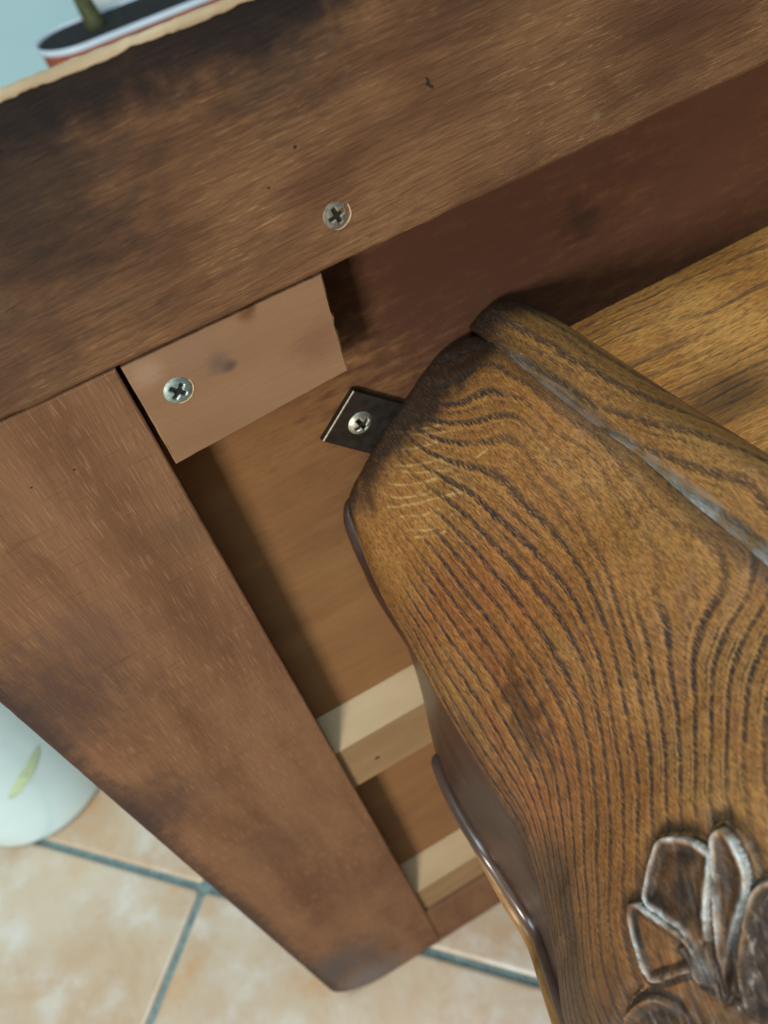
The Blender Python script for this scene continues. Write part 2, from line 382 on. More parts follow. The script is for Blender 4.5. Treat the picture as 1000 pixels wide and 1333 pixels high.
# pin holes and a dark split in the boards
for n, (x, z, r, yy, par) in enumerate([(-44.9, -149.1, .38, .15, 0), (-32.5, -150.0, .42, .15, 0), (56.3, -90.8, .5, 0, 0), (46.7, -97.7, .36, 0, 0), (9.0, -399.5, 1.5, 3, 0)]):
    lathe_pts = np.array([[(x + q * r * math.cos(a) * (1.3 if k % 2 else 1), yy + d, z + q * r * math.sin(a)) for k, a in enumerate(np.linspace(0, 2 * math.pi, 12, endpoint=False))] for q, d in ((0, -.06), (.8, -.06), (1.1, .1))])
    link('nail_hole', grid_mesh('nail_hole', lathe_pts, True), M_hole, table)
cr = []
for q in np.linspace(0, 1, 9):
    cx, cz = 94.3 + 1.4 * q + .35 * math.sin(q * 9), -87.9 - 3.3 * q; hw = .55 * math.sin(math.pi * (.06 + .88 * q)) + .18 * math.sin(q * 17)
    cr.append([(cx - hw, -.04, cz - .1), (cx - hw * .4, -.08, cz), (cx + hw * .6, -.08, cz + .1), (cx + hw, -.04, cz)])
link('split_mark', grid_mesh('split_mark', np.array(cr)), M_hole, table)
# battens glued in the recess, the upper edge of each cut to a slant
def batten(z0, z1, z2, yf, x0=-12, x1=62):
    bm = bmesh.new(); rows = []
    prof = [(14.9, z0), (14.2, z0 - .7), (yf + .5, z1 + .6), (yf, z1 - .4), (yf - .05, z2 + .6), (yf + .5, z2), (14.9, z2)]
    xs = np.linspace(x0, x1, 24)
    for x in xs: rows.append([bm.verts.new((x * MM, y * MM, (z + .12 * mnoise.noise(Vector((x * .1, k, z0)))) * MM)) for k, (y, z) in enumerate(prof)])
    for A, B in zip(rows, rows[1:]):
        for k in range(len(prof) - 1): bm.faces.new((A[k], A[k + 1], B[k + 1], B[k]))
    bm.faces.new(rows[0]); bm.faces.new(rows[-1][::-1])
    o = from_bm('batten', bm, [M_pine, M_pine_pale], table)
    for p_ in o.data.polygons:
        if p_.normal.z > .25 and abs(p_.normal.x) < .5: p_.material_index = 1  # faces slanting upward get the paler pine
    return o
batten(-356.5, -373.5, -416, 3); batten(-574.5, -602, -641.5, 3)
# steel corner plate, one arm under the leg
bk = slab('bracket', [(40.0, -194.6), (56.0, -180.2), (78, -202), (62, -218)], 12.6, 14.9, M_black, table, .35)
screw(55.0, -194.6, 12.5, M_pale, bk, 4.7, .35, 1.9, ring=False)
bm = bmesh.new()
e0, e1 = np.array([40.3, 12.55, -194.5]), np.array([55.9, 12.55, -180.4])
for a, b, c_, d in [((0, 0, 0), (0, 0, 0), 0, 0)]:
    off = np.array([.5, 0, -.5])
    vs = [bm.verts.new(tuple(p * MM)) for p in (e0 + [-.1, .25, .1], e1 + [-.1, .25, .1], e1 + [.15, -.06, -.15], e0 + [.15, -.06, -.15], e1 + off + [0, .1, 0], e0 + off + [0, .1, 0])]
    bm.faces.new((vs[0], vs[1], vs[2], vs[3])); bm.faces.new((vs[3], vs[2], vs[4], vs[5]))
from_bm('edge_glint', bm, M_dull, bk)  # lighter steel strip stands for the highlight on the plate edge
# oak aprons
slab('apron', [(130, -201), (XR - 90, -201), (XR - 90, -222), (130, -222)], -92, 14.9, M_oak_flat, table, .8)
slab('apron', [(76, -290), (96, -290), (96, -610), (76, -610)], -88, 14.9, M_gold, table, .8)

# ------------------------------------------------------------------ the carved leg
# ---- leg cross-section features, millimetres: X along table, Z up, Y away from viewer (0 = face of the frame boards)
FY =[ -330,-300,-260,-215,-185,-157,-143,-127,-113, -98, -75, -57, -38, -18,   0,  10,  15]
EX =[   66,  62,  50,  28,  18,17.2,  24,  30,33.5,34.2,34.0,34.2,34.8,35.0,35.8,37.5,39.0]
EZ =[ -262,-270,-282,-291,-291,-288,-286,-282,-275,-269,-263,-258,-251,-245,-237,-230,-226]
GX =[   98, 100, 104, 104, 102, 101, 102, 103, 103, 103, 104, 102, 100,  99.5,99.3,99.0,98.5]
GZ =[ -205,-198,-183,-172,-166,-165,-166,-168,-168,-169,-171,-171,-170,-170.5,-172,-173,-174]
BU =[    8,   8,  10,  14,  17,  17,  16,  15,  14,  13,  11,   9,   7,   5, 3.5,   3,   3]
WY =[ -330,-300,-260,-215,-170,-155,-140,-123,-112,-102, -85, -65, -45, -25,   0,  15]
WX =[   72,  68,  56,  32,  19,19.6,23.2,27.0,26.2,24.6,23.6,25.4,30.5,36.4,42.5,45.5]
WZ =[ -268,-278,-295,-306,-306,-307,-312,-322,-316,-304,-301,-302,-308,-315,-321,-324]
LY =[ -330,-200,-100, -60, 15]
LOBE={ # offsets of the upper wing: list of (X,Z) per Y in LY
 -330:[(101,-207),(104,-207),(108,-208),(112,-212),(115,-222),(116,-236)],
 -200:[(105,-171),(110,-166),(118,-160),(127,-163),(136,-177),(142,-205)],
 -100:[(105,-173),(110,-168.5),(118,-163),(127,-167.5),(136,-180),(142,-206)],
 -60:[(104,-175),(109,-172),(117,-169.5),(126,-173.5),(136,-184),(142,-207)],
 15:[(101.5,-177),(106,-174),(113,-172.5),(123,-177),(134,-189),(142,-207)]}
def pch(xs,ys,x):
    # smooth monotone-ish cubic (Catmull-Rom tangents)
    xs=np.array(xs,float);ys=np.array(ys,float);x=np.clip(np.asarray(x,float),xs[0],xs[-1])
    m=np.gradient(ys,xs); i=np.clip(np.searchsorted(xs,x)-1,0,len(xs)-2)
    h=xs[i+1]-xs[i];t=(x-xs[i])/h
    return (2*t**3-3*t**2+1)*ys[i]+(t**3-2*t**2+t)*h*m[i]+(-2*t**3+3*t**2)*ys[i+1]+(t**3-t**2)*h*m[i+1]
def leg_frame(Y):
    Y=np.asarray(Y,float)
    E=np.stack([pch(FY,EX,Y),pch(FY,EZ,Y)],-1);G=np.stack([pch(FY,GX,Y),pch(FY,GZ,Y)],-1)
    return E,G,pch(FY,BU,Y)
def leg_main(u,Y):
    """carved broad face: u 0 at its lower left edge, 1 at the groove"""
    E,G,b=leg_frame(Y); u=np.asarray(u,float)
    ch=G-E; n=np.stack([-ch[...,1],ch[...,0]],-1); n/=np.linalg.norm(n,axis=-1,keepdims=True)
    w=(1-(2*u-1)**2)
    P=E+ch*u[...,None]+n*(b*w)[...,None]
    return np.stack([P[...,0],np.asarray(Y)+0*u,P[...,1]],-1)

GRAIN = [(0.717, -57.3, 9), (0.733, -74.2, 9), (0.725, -87.2, 9), (0.715, -97.1, 9), (0.681, -106.7, 9), (0.651, -115.0, 9), (0.607, -124.6, 9), (0.591, -133.4, 9), (0.565, -138.5, 9), (0.625, -46.7, 8), (0.669, -60.3, 8), (0.673, -74.2, 8), (0.677, -86.4, 8), (0.667, -95.5, 8), (0.639, -105.7, 8), (0.605, -114.2, 8), (0.585, -120.6, 8), (0.561, -126.8, 8), (0.509, -137.4, 8), (0.571, -46.4, 7), (0.589, -66.2, 7), (0.603, -77.6, 7), (0.615, -88.3, 7), (0.615, -96.1, 7), (0.605, -103.8, 7), (0.589, -110.7, 7), (0.551, -118.7, 7), (0.517, -126.0, 7), (0.459, -137.2, 7), (0.501, -42.4, 6), (0.525, -59.5, 6), (0.535, -74.7, 6), (0.541, -87.2, 6), (0.539, -97.7, 6), (0.533, -107.0, 6), (0.513, -115.5, 6), (0.481, -123.0, 6), (0.421, -134.2, 6), (0.431, -38.1, 5), (0.461, -58.4, 5), (0.473, -73.9, 5), (0.479, -87.5, 5), (0.483, -98.5, 5), (0.473, -107.3, 5), (0.445, -116.1, 5), (0.403, -124.9, 5), (0.335, -135.8, 5), (0.309, -28.5, 3), (0.335, -51.7, 3), (0.361, -69.6, 3), (0.367, -84.6, 3), (0.369, -97.9, 3), (0.355, -109.9, 3), (0.315, -120.6, 3), (0.248, -132.1, 3), (0.138, -14.1, 0), (0.142, -37.3, 0), (0.172, -57.6, 0), (0.198, -79.0, 0), (0.202, -95.5, 0), (0.204, -111.3, 0), (0.164, -125.2, 0), (0.1, -141.2, 0), (0.022, 1.1, -3), (0.018, -21.3, -3), (0.032, -42.7, -3), (0.02, -67.0, -3), (0.024, -92.9, -3), (0.062, -115.3, -3), (0.028, -139.8, -3), (0.828, -64.8, 10), (0.802, -78.7, 10), (0.774, -95.8, 10), (0.733, -108.6, 10), (0.687, -117.7, 10), (0.659, -126.5, 10), (0.627, -134.0, 10), (0.593, -140.9, 10), (0.76, -29.0, 10), (0.836, -37.3, 10), (0.838, -47.5, 10), (0.824, -56.5, 10), (0.916, -63.2, 11), (0.848, -81.9, 11), (0.818, -99.3, 11), (0.774, -112.1, 11), (0.735, -119.5, 11), (0.695, -129.7, 11), (0.665, -135.0, 11), (0.735, -15.7, 11), (0.788, -24.8, 11), (0.858, -31.5, 11), (0.908, -33.6, 11), (0.898, -44.5, 11), (0.88, -57.3, 11), (0.932, -68.0, 12), (0.904, -79.5, 12), (0.898, -88.8, 12), (0.91, -100.1, 12), (0.93, -109.4, 12), (0.727, -4.0, 12), (0.78, -11.7, 12), (0.852, -17.3, 12), (0.918, -18.9, 12), (0.93, -37.1, 12), (0.936, -54.4, 12), (0.778, -117.4, 12), (0.741, -123.6, 12), (0.717, -131.3, 12), (0.689, -136.1, 12), (0.95, -71.2, 13), (0.936, -88.6, 13), (0.934, -100.1, 13), (0.948, -112.3, 13), (0.723, 7.0, 13), (0.814, -3.7, 13), (0.872, -6.1, 13), (0.918, -5.8, 13), (0.934, -24.0, 13), (0.948, -46.1, 13), (0.814, -125.2, 13), (0.78, -130.5, 13), (0.758, -136.1, 13), (0.852, -127.3, 14), (0.808, -132.6, 14), (0.774, -138.0, 14), (0.796, 12.1, 14), (0.88, 4.6, 14), (0.942, 4.3, 14), (0.888, -130.2, 15), (0.85, -133.4, 15), (0.812, -137.4, 15), (0.782, -143.8, 15), (0.904, -135.6, 16.2), (0.862, -138.5, 16.2), (0.818, -143.8, 16.2), (0.776, -150.8, 16.2), (0.82, -106.7, 12.6), (0.868, -109.1, 12.6), (0.908, -113.9, 12.6), (0.93, -120.1, 12.6)]
FLECK = [[(0.431, 15.0), (0.541, 9.7), (0.663, 0.3)], [(0.425, 11.0), (0.555, 1.4), (0.679, -9.8)], [(0.489, 7.5), (0.617, -7.4), (0.737, -19.7)], [(0.409, 6.2), (0.527, -4.5), (0.625, -12.5)], [(0.325, 8.1), (0.459, -5.6), (0.627, -20.8)], [(0.301, 2.5), (0.413, -10.1), (0.557, -22.6)], [(0.263, 0.9), (0.351, -9.6), (0.483, -21.8)], [(0.277, -6.6), (0.417, -18.9), (0.561, -30.9), (0.613, -36.3)], [(0.307, -13.6), (0.405, -23.2), (0.481, -29.0)], [(0.705, -31.2), (0.729, -32.5), (0.747, -33.3)], [(0.307, -19.7), (0.385, -28.0), (0.483, -36.0)], [(0.383, 0.3), (0.473, -10.4), (0.587, -22.4)], [(0.321, -24.5), (0.387, -30.9), (0.455, -36.3)], [(0.565, -30.4), (0.607, -34.1), (0.635, -37.9)]]
CARVE = [(11, [(0.489, -155.6), (0.515, -153.2), (0.543, -150.8), (0.575, -149.2)]), (8, [(0.575, -149.2), (0.605, -151.3), (0.631, -154.0), (0.647, -157.2), (0.653, -159.6)]), (5, [(0.653, -159.6), (0.619, -163.1), (0.587, -166.5), (0.553, -171.6)]), (6, [(0.493, -157.7), (0.505, -160.7), (0.521, -163.9), (0.537, -167.1)]), (9, [(0.661, -158.3), (0.675, -156.9), (0.691, -156.9)]), (9, [(0.691, -156.9), (0.697, -160.4), (0.691, -164.4), (0.677, -167.9), (0.647, -170.3), (0.611, -172.9)]), (7, [(0.697, -170.0), (0.679, -169.5), (0.655, -170.3)]), (10, [(0.443, -154.3), (0.433, -158.0), (0.419, -162.5), (0.409, -166.5), (0.409, -168.7)]), (5, [(0.411, -168.4), (0.433, -169.7), (0.453, -170.5)]), (5, [(0.503, -168.4), (0.503, -171.9), (0.497, -175.3)]), (6, [(0.291, -169.5), (0.349, -169.2), (0.395, -171.3), (0.415, -174.0), (0.419, -177.7)]), (5, [(0.629, -164.1), (0.593, -169.7), (0.565, -174.5), (0.533, -180.7)]), (5, [(0.553, -171.6), (0.535, -175.9), (0.509, -180.4)]), (5, [(0.657, -172.9), (0.615, -177.2), (0.567, -183.4)])]
LEAF = [(0.275, -170.5), (0.329, -167.6), (0.379, -168.1), (0.393, -162.8), (0.419, -155.6), (0.437, -152.7), (0.479, -155.3), (0.507, -151.9), (0.545, -148.6), (0.573, -147.8), (0.611, -150.3), (0.643, -153.7), (0.659, -156.4), (0.675, -155.1), (0.697, -155.6), (0.709, -159.6), (0.705, -164.4), (0.691, -168.4), (0.703, -169.2), (0.774, -175.3), (0.545, -207.4), (0.0, -178.8)]
LOBES = [[(0.489, -155.6), (0.515, -153.2), (0.543, -150.8), (0.575, -148.9), (0.609, -151.1), (0.635, -154.0), (0.651, -157.7), (0.655, -159.9), (0.621, -163.3), (0.585, -167.3), (0.551, -172.4), (0.513, -179.1), (0.523, -172.7), (0.535, -167.1), (0.515, -162.0), (0.495, -158.5)], [(0.657, -158.8), (0.673, -156.7), (0.693, -156.7), (0.701, -159.9), (0.695, -164.1), (0.679, -168.1), (0.643, -170.8), (0.601, -173.2), (0.555, -177.2), (0.519, -181.5), (0.519, -179.6), (0.565, -173.5), (0.621, -165.2)], [(0.727, -174.0), (0.709, -170.5), (0.685, -169.2), (0.657, -170.0), (0.625, -172.7), (0.583, -176.1), (0.521, -183.4), (0.549, -189.0), (0.579, -191.4)], [(0.441, -153.5), (0.427, -158.0), (0.415, -162.5), (0.403, -166.8), (0.407, -169.2), (0.457, -171.1), (0.499, -172.9), (0.497, -175.9), (0.501, -178.0), (0.519, -172.4), (0.527, -167.3), (0.509, -162.3), (0.489, -158.5), (0.473, -154.8)], [(0.224, -170.0), (0.293, -169.2), (0.355, -169.2), (0.397, -171.1), (0.419, -174.0), (0.419, -178.3), (0.391, -183.1), (0.289, -189.8), (0.118, -183.6), (0.122, -175.6)]]
def tps(pts, vals, q, lam=.012):
    def U(r2): return np.where(r2 > 0, .5 * r2 * np.log(r2 + 1e-12), 0)
    n = len(pts); K = U(((pts[:, None] - pts[None]) ** 2).sum(-1)) + lam * np.eye(n)
    A = np.zeros((n + 3, n + 3)); A[:n, :n] = K; A[:n, n] = 1; A[:n, n + 1:] = pts; A[n, :n] = 1; A[n + 1:, :n] = pts.T
    cf = np.linalg.solve(A, np.concatenate([vals, np.zeros(3)]))
    return U(((q[:, None] - pts[None]) ** 2).sum(-1)) @ cf[:n] + cf[n] + q @ cf[n + 1:]
def bilin(G, gu, gy, u, y):
    fu = np.clip((u - gu[0]) / (gu[-1] - gu[0]) * (len(gu) - 1), 0, len(gu) - 1.001)
    fy = np.clip((y - gy[0]) / (gy[-1] - gy[0]) * (len(gy) - 1), 0, len(gy) - 1.001)
    iu, iy = fu.astype(int), fy.astype(int); a, b = fu - iu, fy - iy
    return (G[iy, iu] * (1 - a) + G[iy, iu + 1] * a) * (1 - b) + (G[iy + 1, iu] * (1 - a) + G[iy + 1, iu + 1] * a) * b
WID = 118.0                                    # rough width of the broad face in mm, for distances in (u, Y)
gp = np.array([(u * WID / 100, y / 100) for u, y, p in GRAIN]); gv = np.array([p for _, _, p in GRAIN], float)
gu, gy = np.linspace(0, 1, 70), np.linspace(-200, 15, 130)
QU, QY = np.meshgrid(gu, gy)
PH = tps(gp, gv, np.stack([QU.ravel() * WID / 100, QY.ravel() / 100], -1)).reshape(QU.shape)
def seg_dist(u, y, poly, closed=False):
    X, Y_ = u * WID, y; d = np.full(u.shape, 1e9)
    P_ = [(a * WID, b) for a, b in poly]
    if closed: P_ = P_ + P_[:1]
    for (x0, y0), (x1, y1) in zip(P_, P_[1:]):
        L2 = (x1 - x0) ** 2 + (y1 - y0) ** 2 + 1e-9
        t = np.clip(((X - x0) * (x1 - x0) + (Y_ - y0) * (y1 - y0)) / L2, 0, 1)
        d = np.minimum(d, np.hypot(X - x0 - t * (x1 - x0), Y_ - y0 - t * (y1 - y0)))
    return d
def inside(u, y, poly):
    c = np.zeros(u.shape, bool); n = len(poly)
    for k in range(n):
        (x0, y0), (x1, y1) = poly[k], poly[(k + 1) % n]
        if y0 == y1: continue
        c ^= ((y0 > y) != (y1 > y)) & (u < (x1 - x0) * (y - y0) / (y1 - y0) + x0)
    return c
def sst(x, a, b):
    t = np.clip((x - a) / (b - a), 0, 1); return t * t * (3 - 2 * t)
def vnoise(X, Y_, f, seed):
    """cheap value noise on arrays"""
    r = np.random.default_rng(seed); T = r.random((64, 64))
    x, y = X * f, Y_ * f; ix, iy = np.floor(x).astype(int), np.floor(y).astype(int); a, b = x - ix, y - iy
    a, b = a * a * (3 - 2 * a), b * b * (3 - 2 * b); g = lambda i, j: T[i % 64, j % 64]
    return (g(ix, iy) * (1 - a) + g(ix + 1, iy) * a) * (1 - b) + (g(ix, iy + 1) * (1 - a) + g(ix + 1, iy + 1) * a) * b
def oak_attrs(u, y):
    ph = bilin(PH, gu, gy, u, y)
    fl_zone = sst(u, .22, .34) * sst(u, .66, .52) * sst(y, -46, -34) * sst(y, 8, 0)
    line = 1 - .80 * sst(y, -44, -24) * sst(u, .62, .42)
    line *= 1 - .55 * sst(u, .70, .84) * sst(y, -118, -92) * sst(y, -22, -45)
    line *= .62 + .75 * vnoise(u * 118, y * .35, .07, 77)
    line *= 1 - .55 * np.exp(-((u - .84) / .12) ** 2 - ((y + 103) / 11) ** 2)
    line = np.clip(line, 0, 1)
    line *= 1 - .25 * sst(y, -138, -150)
    fle = np.zeros(u.shape)
    if y.max() > 0:
        rf = np.random.default_rng(12)
        for k in range(40):
            u0, y0 = rf.uniform(.27, .62), 0.
            y0 = -8 - (u0 - .35) * 70 + rf.uniform(-20, 18); ln = rf.uniform(.03, .09)
            d = seg_dist(u, y, [(u0, y0), (u0 + ln * .5, y0 - ln * 44), (u0 + ln, y0 - ln * 92)])
            fle = np.maximum(fle, .55 * sst(d, .34, .08) * vnoise(u * 150, y, .5, 140 + k))
    uu = u + .006 * (vnoise(u * 100, y, .2, 3) - .5)
    for k, s_ in enumerate(FLECK):
        d = seg_dist(uu, y, s_)
        fle = np.maximum(fle, sst(d, .48, .12) * np.clip(1.5 * vnoise(u * 120, y, .22, 40 + k) - .1, 0, 1))
    n1 = vnoise(u * 118, y, .09, 5); n2 = vnoise(u * 118, y, .3, 6)
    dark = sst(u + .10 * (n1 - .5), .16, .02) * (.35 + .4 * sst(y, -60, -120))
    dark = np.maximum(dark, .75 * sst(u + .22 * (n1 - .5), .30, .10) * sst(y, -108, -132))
    dark = np.maximum(dark, .97 * sst(y + 9 * (n1 - .5) + 4 * (n2 - .5) + 16 * (u - .3), -8, 7))  # near-black shade where the leg meets the panel, painted into the colour
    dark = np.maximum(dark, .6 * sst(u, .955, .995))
    dark = np.maximum(dark, .85 * sst(y + 8 * (n1 - .5), -150, -168) * sst(u, .44, .30) * (.55 + .45 * n2))  # shade of the recess beside the leaf, painted dark
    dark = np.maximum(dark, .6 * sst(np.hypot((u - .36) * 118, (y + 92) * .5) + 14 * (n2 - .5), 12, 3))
    red = sst(u, .75, .45) * sst(u, -.05, .12) * sst(y, -30, -50) * (.4 + .6 * n1) * sst(y, -140, -112) + .25
    return ph, line, fle, dark, np.clip(red, 0, 1)

ys = np.concatenate([np.arange(15, -196, -.45), np.arange(-198, -331, -4.0)])
NL, NM, NB = 64, 270, 54
n_cols = None; rows = []; U_all = []; kinds = None
a_ph, a_li, a_fl, a_dk, a_rd, a_wn = [], [], [], [], [], []
lobe_y = np.array(LY, float); lobe_p = np.array([LOBE[k] for k in LY], float)          # (ny, 6, 2)
um = np.linspace(0, 1, NM)
UM, YM = np.meshgrid(um, ys)
main = leg_main(UM, YM)                                                                # (rows, NM, 3)
mph, mli, mfl, mdk, mrd = oak_attrs(UM, YM)
# soften the leaf bed so that the carving stands in a shallow ground
ins = inside(UM, YM, LEAF); sd = seg_dist(UM, YM, LEAF, True)
nrm = np.cross(np.gradient(main, axis=1), np.gradient(main, axis=0)); nrm /= np.linalg.norm(nrm, axis=-1, keepdims=True)
if nrm[200, 130, 0] > 0: nrm = -nrm                                                    # outward is up-left
bed = np.where(ins, -1.6 * sst(sd, .3, 1.4), -.9 * sst(sd, 5, 0) * (YM < -120))
tool = (vnoise(UM * 118, YM, .22, 11) - .5) * .5 + (vnoise(UM * 118, YM * .6, .8, 12) - .5) * .10
endr = sst(YM, -16, 12)
round_ = -(8.0 * sst(UM, .76, 1.03) ** 1.5 * endr + .9 * sst(UM, .95, 1.0) ** 1.5) - 3.2 * sst(UM, .09, 0) ** 1.6 * sst(YM, -25, 8)
main = main + nrm * (round_ + bed + tool * sst(UM, 0, .05) * sst(UM, 1, .95))[..., None]
mdk = np.maximum(mdk, np.where(ins, .3, .8 * sst(sd, 4.5, .5) * (YM < -120) * (vnoise(UM * 118, YM, .5, 31) * .6 + .5)))  # shade in the ground round the leaf, painted in
SEC = []; ATT = [[], [], [], [], []]
for r, y in enumerate(ys):
    W = np.array([pch(WY, WX, y), pch(WY, WZ, y)]); E = np.array([pch(FY, EX, y), pch(FY, EZ, y)]); G = main[r, -1, [0, 2]]
    t = np.linspace(0, 1, NL, endpoint=False)[:, None]
    left = W + (E - W) * t; dn = np.array([-(E - W)[1], (E - W)[0]]); dn /= np.linalg.norm(dn)
    left = left - dn * 1.6 * np.sin(np.pi * t) + dn * sst(y, -42, -2) * (3.0 * np.exp(-((t - .76) / .085) ** 2) - 3.0 * np.exp(-((t - .895) / .026) ** 2) + 1.6 * np.exp(-((t - .95) / .028) ** 2))
    lp = np.array([[np.interp(y, lobe_y, lobe_p[:, k, c]) for c in (0, 1)] for k in range(6)])
    ctrl = np.vstack([lp])
    tt = np.linspace(0, 1, NB) * 5
    lob = np.stack([pch(range(6), ctrl[:, 0], tt), pch(range(6), ctrl[:, 1], tt)], -1)
    A = lp[-1]; sc = 1.0 if y > -200 else max(.25, 1 - (-200 - y) / 150)
    B = np.array([A + (-3, -30 * sc), .5 * (A + W) + np.array([22, -34]) * sc, W + np.array([16, -16]) * sc, W + (4.5, -8.5), W + (1.2, -6.5)])
    sec = np.vstack([left, main[r][:, [0, 2]], lob, B])
    if y > 9:
        d = 6 - math.sqrt(max(0, 36 - (y - 9) ** 2))
        tg = np.roll(sec, -1, 0) - np.roll(sec, 1, 0); nn_ = np.stack([tg[:, 1], -tg[:, 0]], -1); nn_ /= np.linalg.norm(nn_, axis=1, keepdims=True) + 1e-9
        k_ = np.ones(15) / 15
        nn_ = np.stack([np.convolve(np.pad(nn_[:, c], 7, mode='wrap'), k_, 'valid') for c in (0, 1)], -1)
        ctr = np.array([82., -235.]); sg = np.sign(((ctr - sec) * nn_).sum(1, keepdims=True))
        sec = sec + nn_ * sg * d
    yy = np.full(len(sec), y); yy[NL:NL + NM] = main[r][:, 1]
    SEC.append(np.stack([sec[:, 0], yy, sec[:, 1]], -1))
    tl = np.linspace(0, 1, NB)
    wv = vnoise(tl * 40, np.full(NB, y), .06, 21)
    lph = 13.4 + tl * 4.2 + (y + 60) * .020 + .7 * wv
    ldk = np.maximum(.55 * sst(tl, .05, 0.), .75 * sst(tl, .45, 1.0) * (.5 + .5 * vnoise(tl * 40, np.full(NB, y), .12, 22)))
    ldk = np.maximum(ldk, 1.0 * sst(y + 5 * (wv - .5), -12, 6))  # same painted shade on the end of the upper wing
    pad = lambda v, n: np.full(n, v)
    for k, (a, b, c, d_) in enumerate(zip((0, .0, 0, .4, .3), (mph[r], mli[r], mfl[r], mdk[r], mrd[r]), (lph, pad(.7, NB), pad(0., NB), ldk, pad(.15, NB)), (0, .2, 0, .3, .2))):
        ATT[k].append(np.concatenate([pad(a, NL), b, c, pad(d_, 5)]))
SEC = np.array(SEC)
me = grid_mesh('leg', SEC, True, True)
nc = SEC.shape[1]
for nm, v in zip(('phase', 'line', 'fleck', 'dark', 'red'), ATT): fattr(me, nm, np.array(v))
wl = np.zeros(SEC.shape[:2]); wl[:, NL + NM:NL + NM + 10] = np.linspace(.62, .0, 10) * ((.30 + .7 * sst(ys, -50, -105)) * sst(ys, 0, -18) * np.clip(1.6 * vnoise(ys * 0 + 3.3, ys, .22, 91) - .05, 0, 1))[:, None]  # highlight along the groove, painted in as a fading pale line
fattr(me, 'painted_glint', wl)
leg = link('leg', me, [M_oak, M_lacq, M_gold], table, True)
col_mat = np.zeros(nc, int); col_mat[:NL] = 1; col_mat[NL + NM + NB:] = 2
me.polygons.foreach_set('material_index', np.tile(col_mat, SEC.shape[0] - 1).astype(np.int32)); me.update()
# foot end cap
fp = SEC[-1]; cpt = fp.mean(0)
capm = np.stack([fp, fp * .6 + cpt * .4 + [0, -4, 0], np.repeat(cpt[None] + [0, -6, 0], nc, 0)], 0)
cm = grid_mesh('foot_cap', capm, True, True); link('foot_cap', cm, M_gold, leg, True)
# bead along the lower left edge
by = np.concatenate([np.linspace(-56, -60, 4), np.arange(-63, -330, -5)])
tube('edge_bead', [(pch(WY, WX, y) - .4, y, pch(WY, WZ, y) - 1.2) for y in by], [.8, 1.7, 2.2, 2.5] + [2.5] * (len(by) - 4), M_bead, leg, 14)
gy_ = np.arange(-92, -330, -5)
tube('under_bead', [(pch(WY, WX, y) - 2.6 * sst(y, -90, -115), y, pch(WY, WZ, y) - 4.6) for y in gy_], 2.6, M_gold, leg, 14)
# acanthus carving
lu, ly_ = np.meshgrid(np.linspace(.22, .80, 260), np.linspace(-145.5, -212, 280))
lP = leg_main(lu, ly_)
lN = np.cross(np.gradient(lP, axis=1), np.gradient(lP, axis=0)); lN /= np.linalg.norm(lN, axis=-1, keepdims=True)
if lN[110, 110, 0] > 0: lN = -lN
li = inside(lu, ly_, LEAF); ld = seg_dist(lu, ly_, LEAF, True)
hh = np.where(li, -2.0 + 2.0 * sst(ld, -.1, .9), -2.4)
rim = np.zeros(lu.shape); cut = np.zeros(lu.shape)
wb = .5 * (vnoise(lu * 118, ly_, .5, 61) - .5)
def chaikin(P_, n=2):
    P_ = np.array(P_, float)
    for _ in range(n):
        Q = np.roll(P_, -1, 0); P_ = np.stack([P_ * .75 + Q * .25, P_ * .25 + Q * .75], 1).reshape(-1, 2)
    return [tuple(p) for p in P_]
for lp_, hi, bw in zip([chaikin(l) for l in LOBES], (2.3, 2.9, 2.3, 1.7, 2.0), (1.35, 1.4, .6, 1.0, .5)):
    i_ = inside(lu, ly_, lp_); d = seg_dist(lu, ly_, lp_, True); sdist = np.where(i_, d, -d) + wb * .3
    edge = sst(sdist, -.25, .35)                                # steep outer wall
    scoop = np.clip((sdist - .25) / 2.6, 0, 1) ** .8                                  # hollowed middle
    hl = -.5 + edge * (hi + .3 - 1.7 * scoop)
    top = hl > hh
    cut = np.where(top & (sdist > .2), .1 + .45 * sst(sdist, .6, 1.6), np.where(np.abs(sdist + .9) < .9, np.maximum(cut, 1.0 * sst(np.abs(sdist + .9), 1.1, .3)), cut))  # shade in the hollows and at the lobe walls, painted as darkening
    rim = np.where(top, sst(sdist, -.5, .05) * sst(sdist, 1.5, .2) * bw, rim)
    hh = np.where(li, np.maximum(hh, hl), hh)
for k, (wpx, s_) in enumerate(CARVE):
    if k in (9, 11, 12):
        d = seg_dist(lu, ly_, s_); hh = hh + np.where(li, .8 * np.exp(-(d / .55) ** 2) - .45 * np.exp(-((d - 1.2) / .6) ** 2), 0)
        rim = np.maximum(rim, .35 * sst(d, .6, .2)); cut = np.maximum(cut, .5 * np.exp(-((d - 1.2) / .5) ** 2))
rim = rim * np.clip(-.55 + 1.6 * vnoise(lu * 118, ly_, .17, 64) + .6 * vnoise(lu * 118, ly_, .9, 65), 0, 1) * sst(ly_, -179, -164)
hh = hh + (vnoise(lu * 118, ly_, .45, 51) - .5) * .4 + np.where(li, (vnoise((lu * 118 - ly_ * .35), ly_ * .12, 1.1, 55) - .5) * .45, 0)
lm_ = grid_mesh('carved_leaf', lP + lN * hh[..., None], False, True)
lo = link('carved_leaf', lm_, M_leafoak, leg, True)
lph, lli, lfl, ldk, lrd = oak_attrs(lu, ly_)
fattr(lm_, 'phase', lph); fattr(lm_, 'line', lli * .7); fattr(lm_, 'fleck', lfl * 0); fattr(lm_, 'red', lrd)
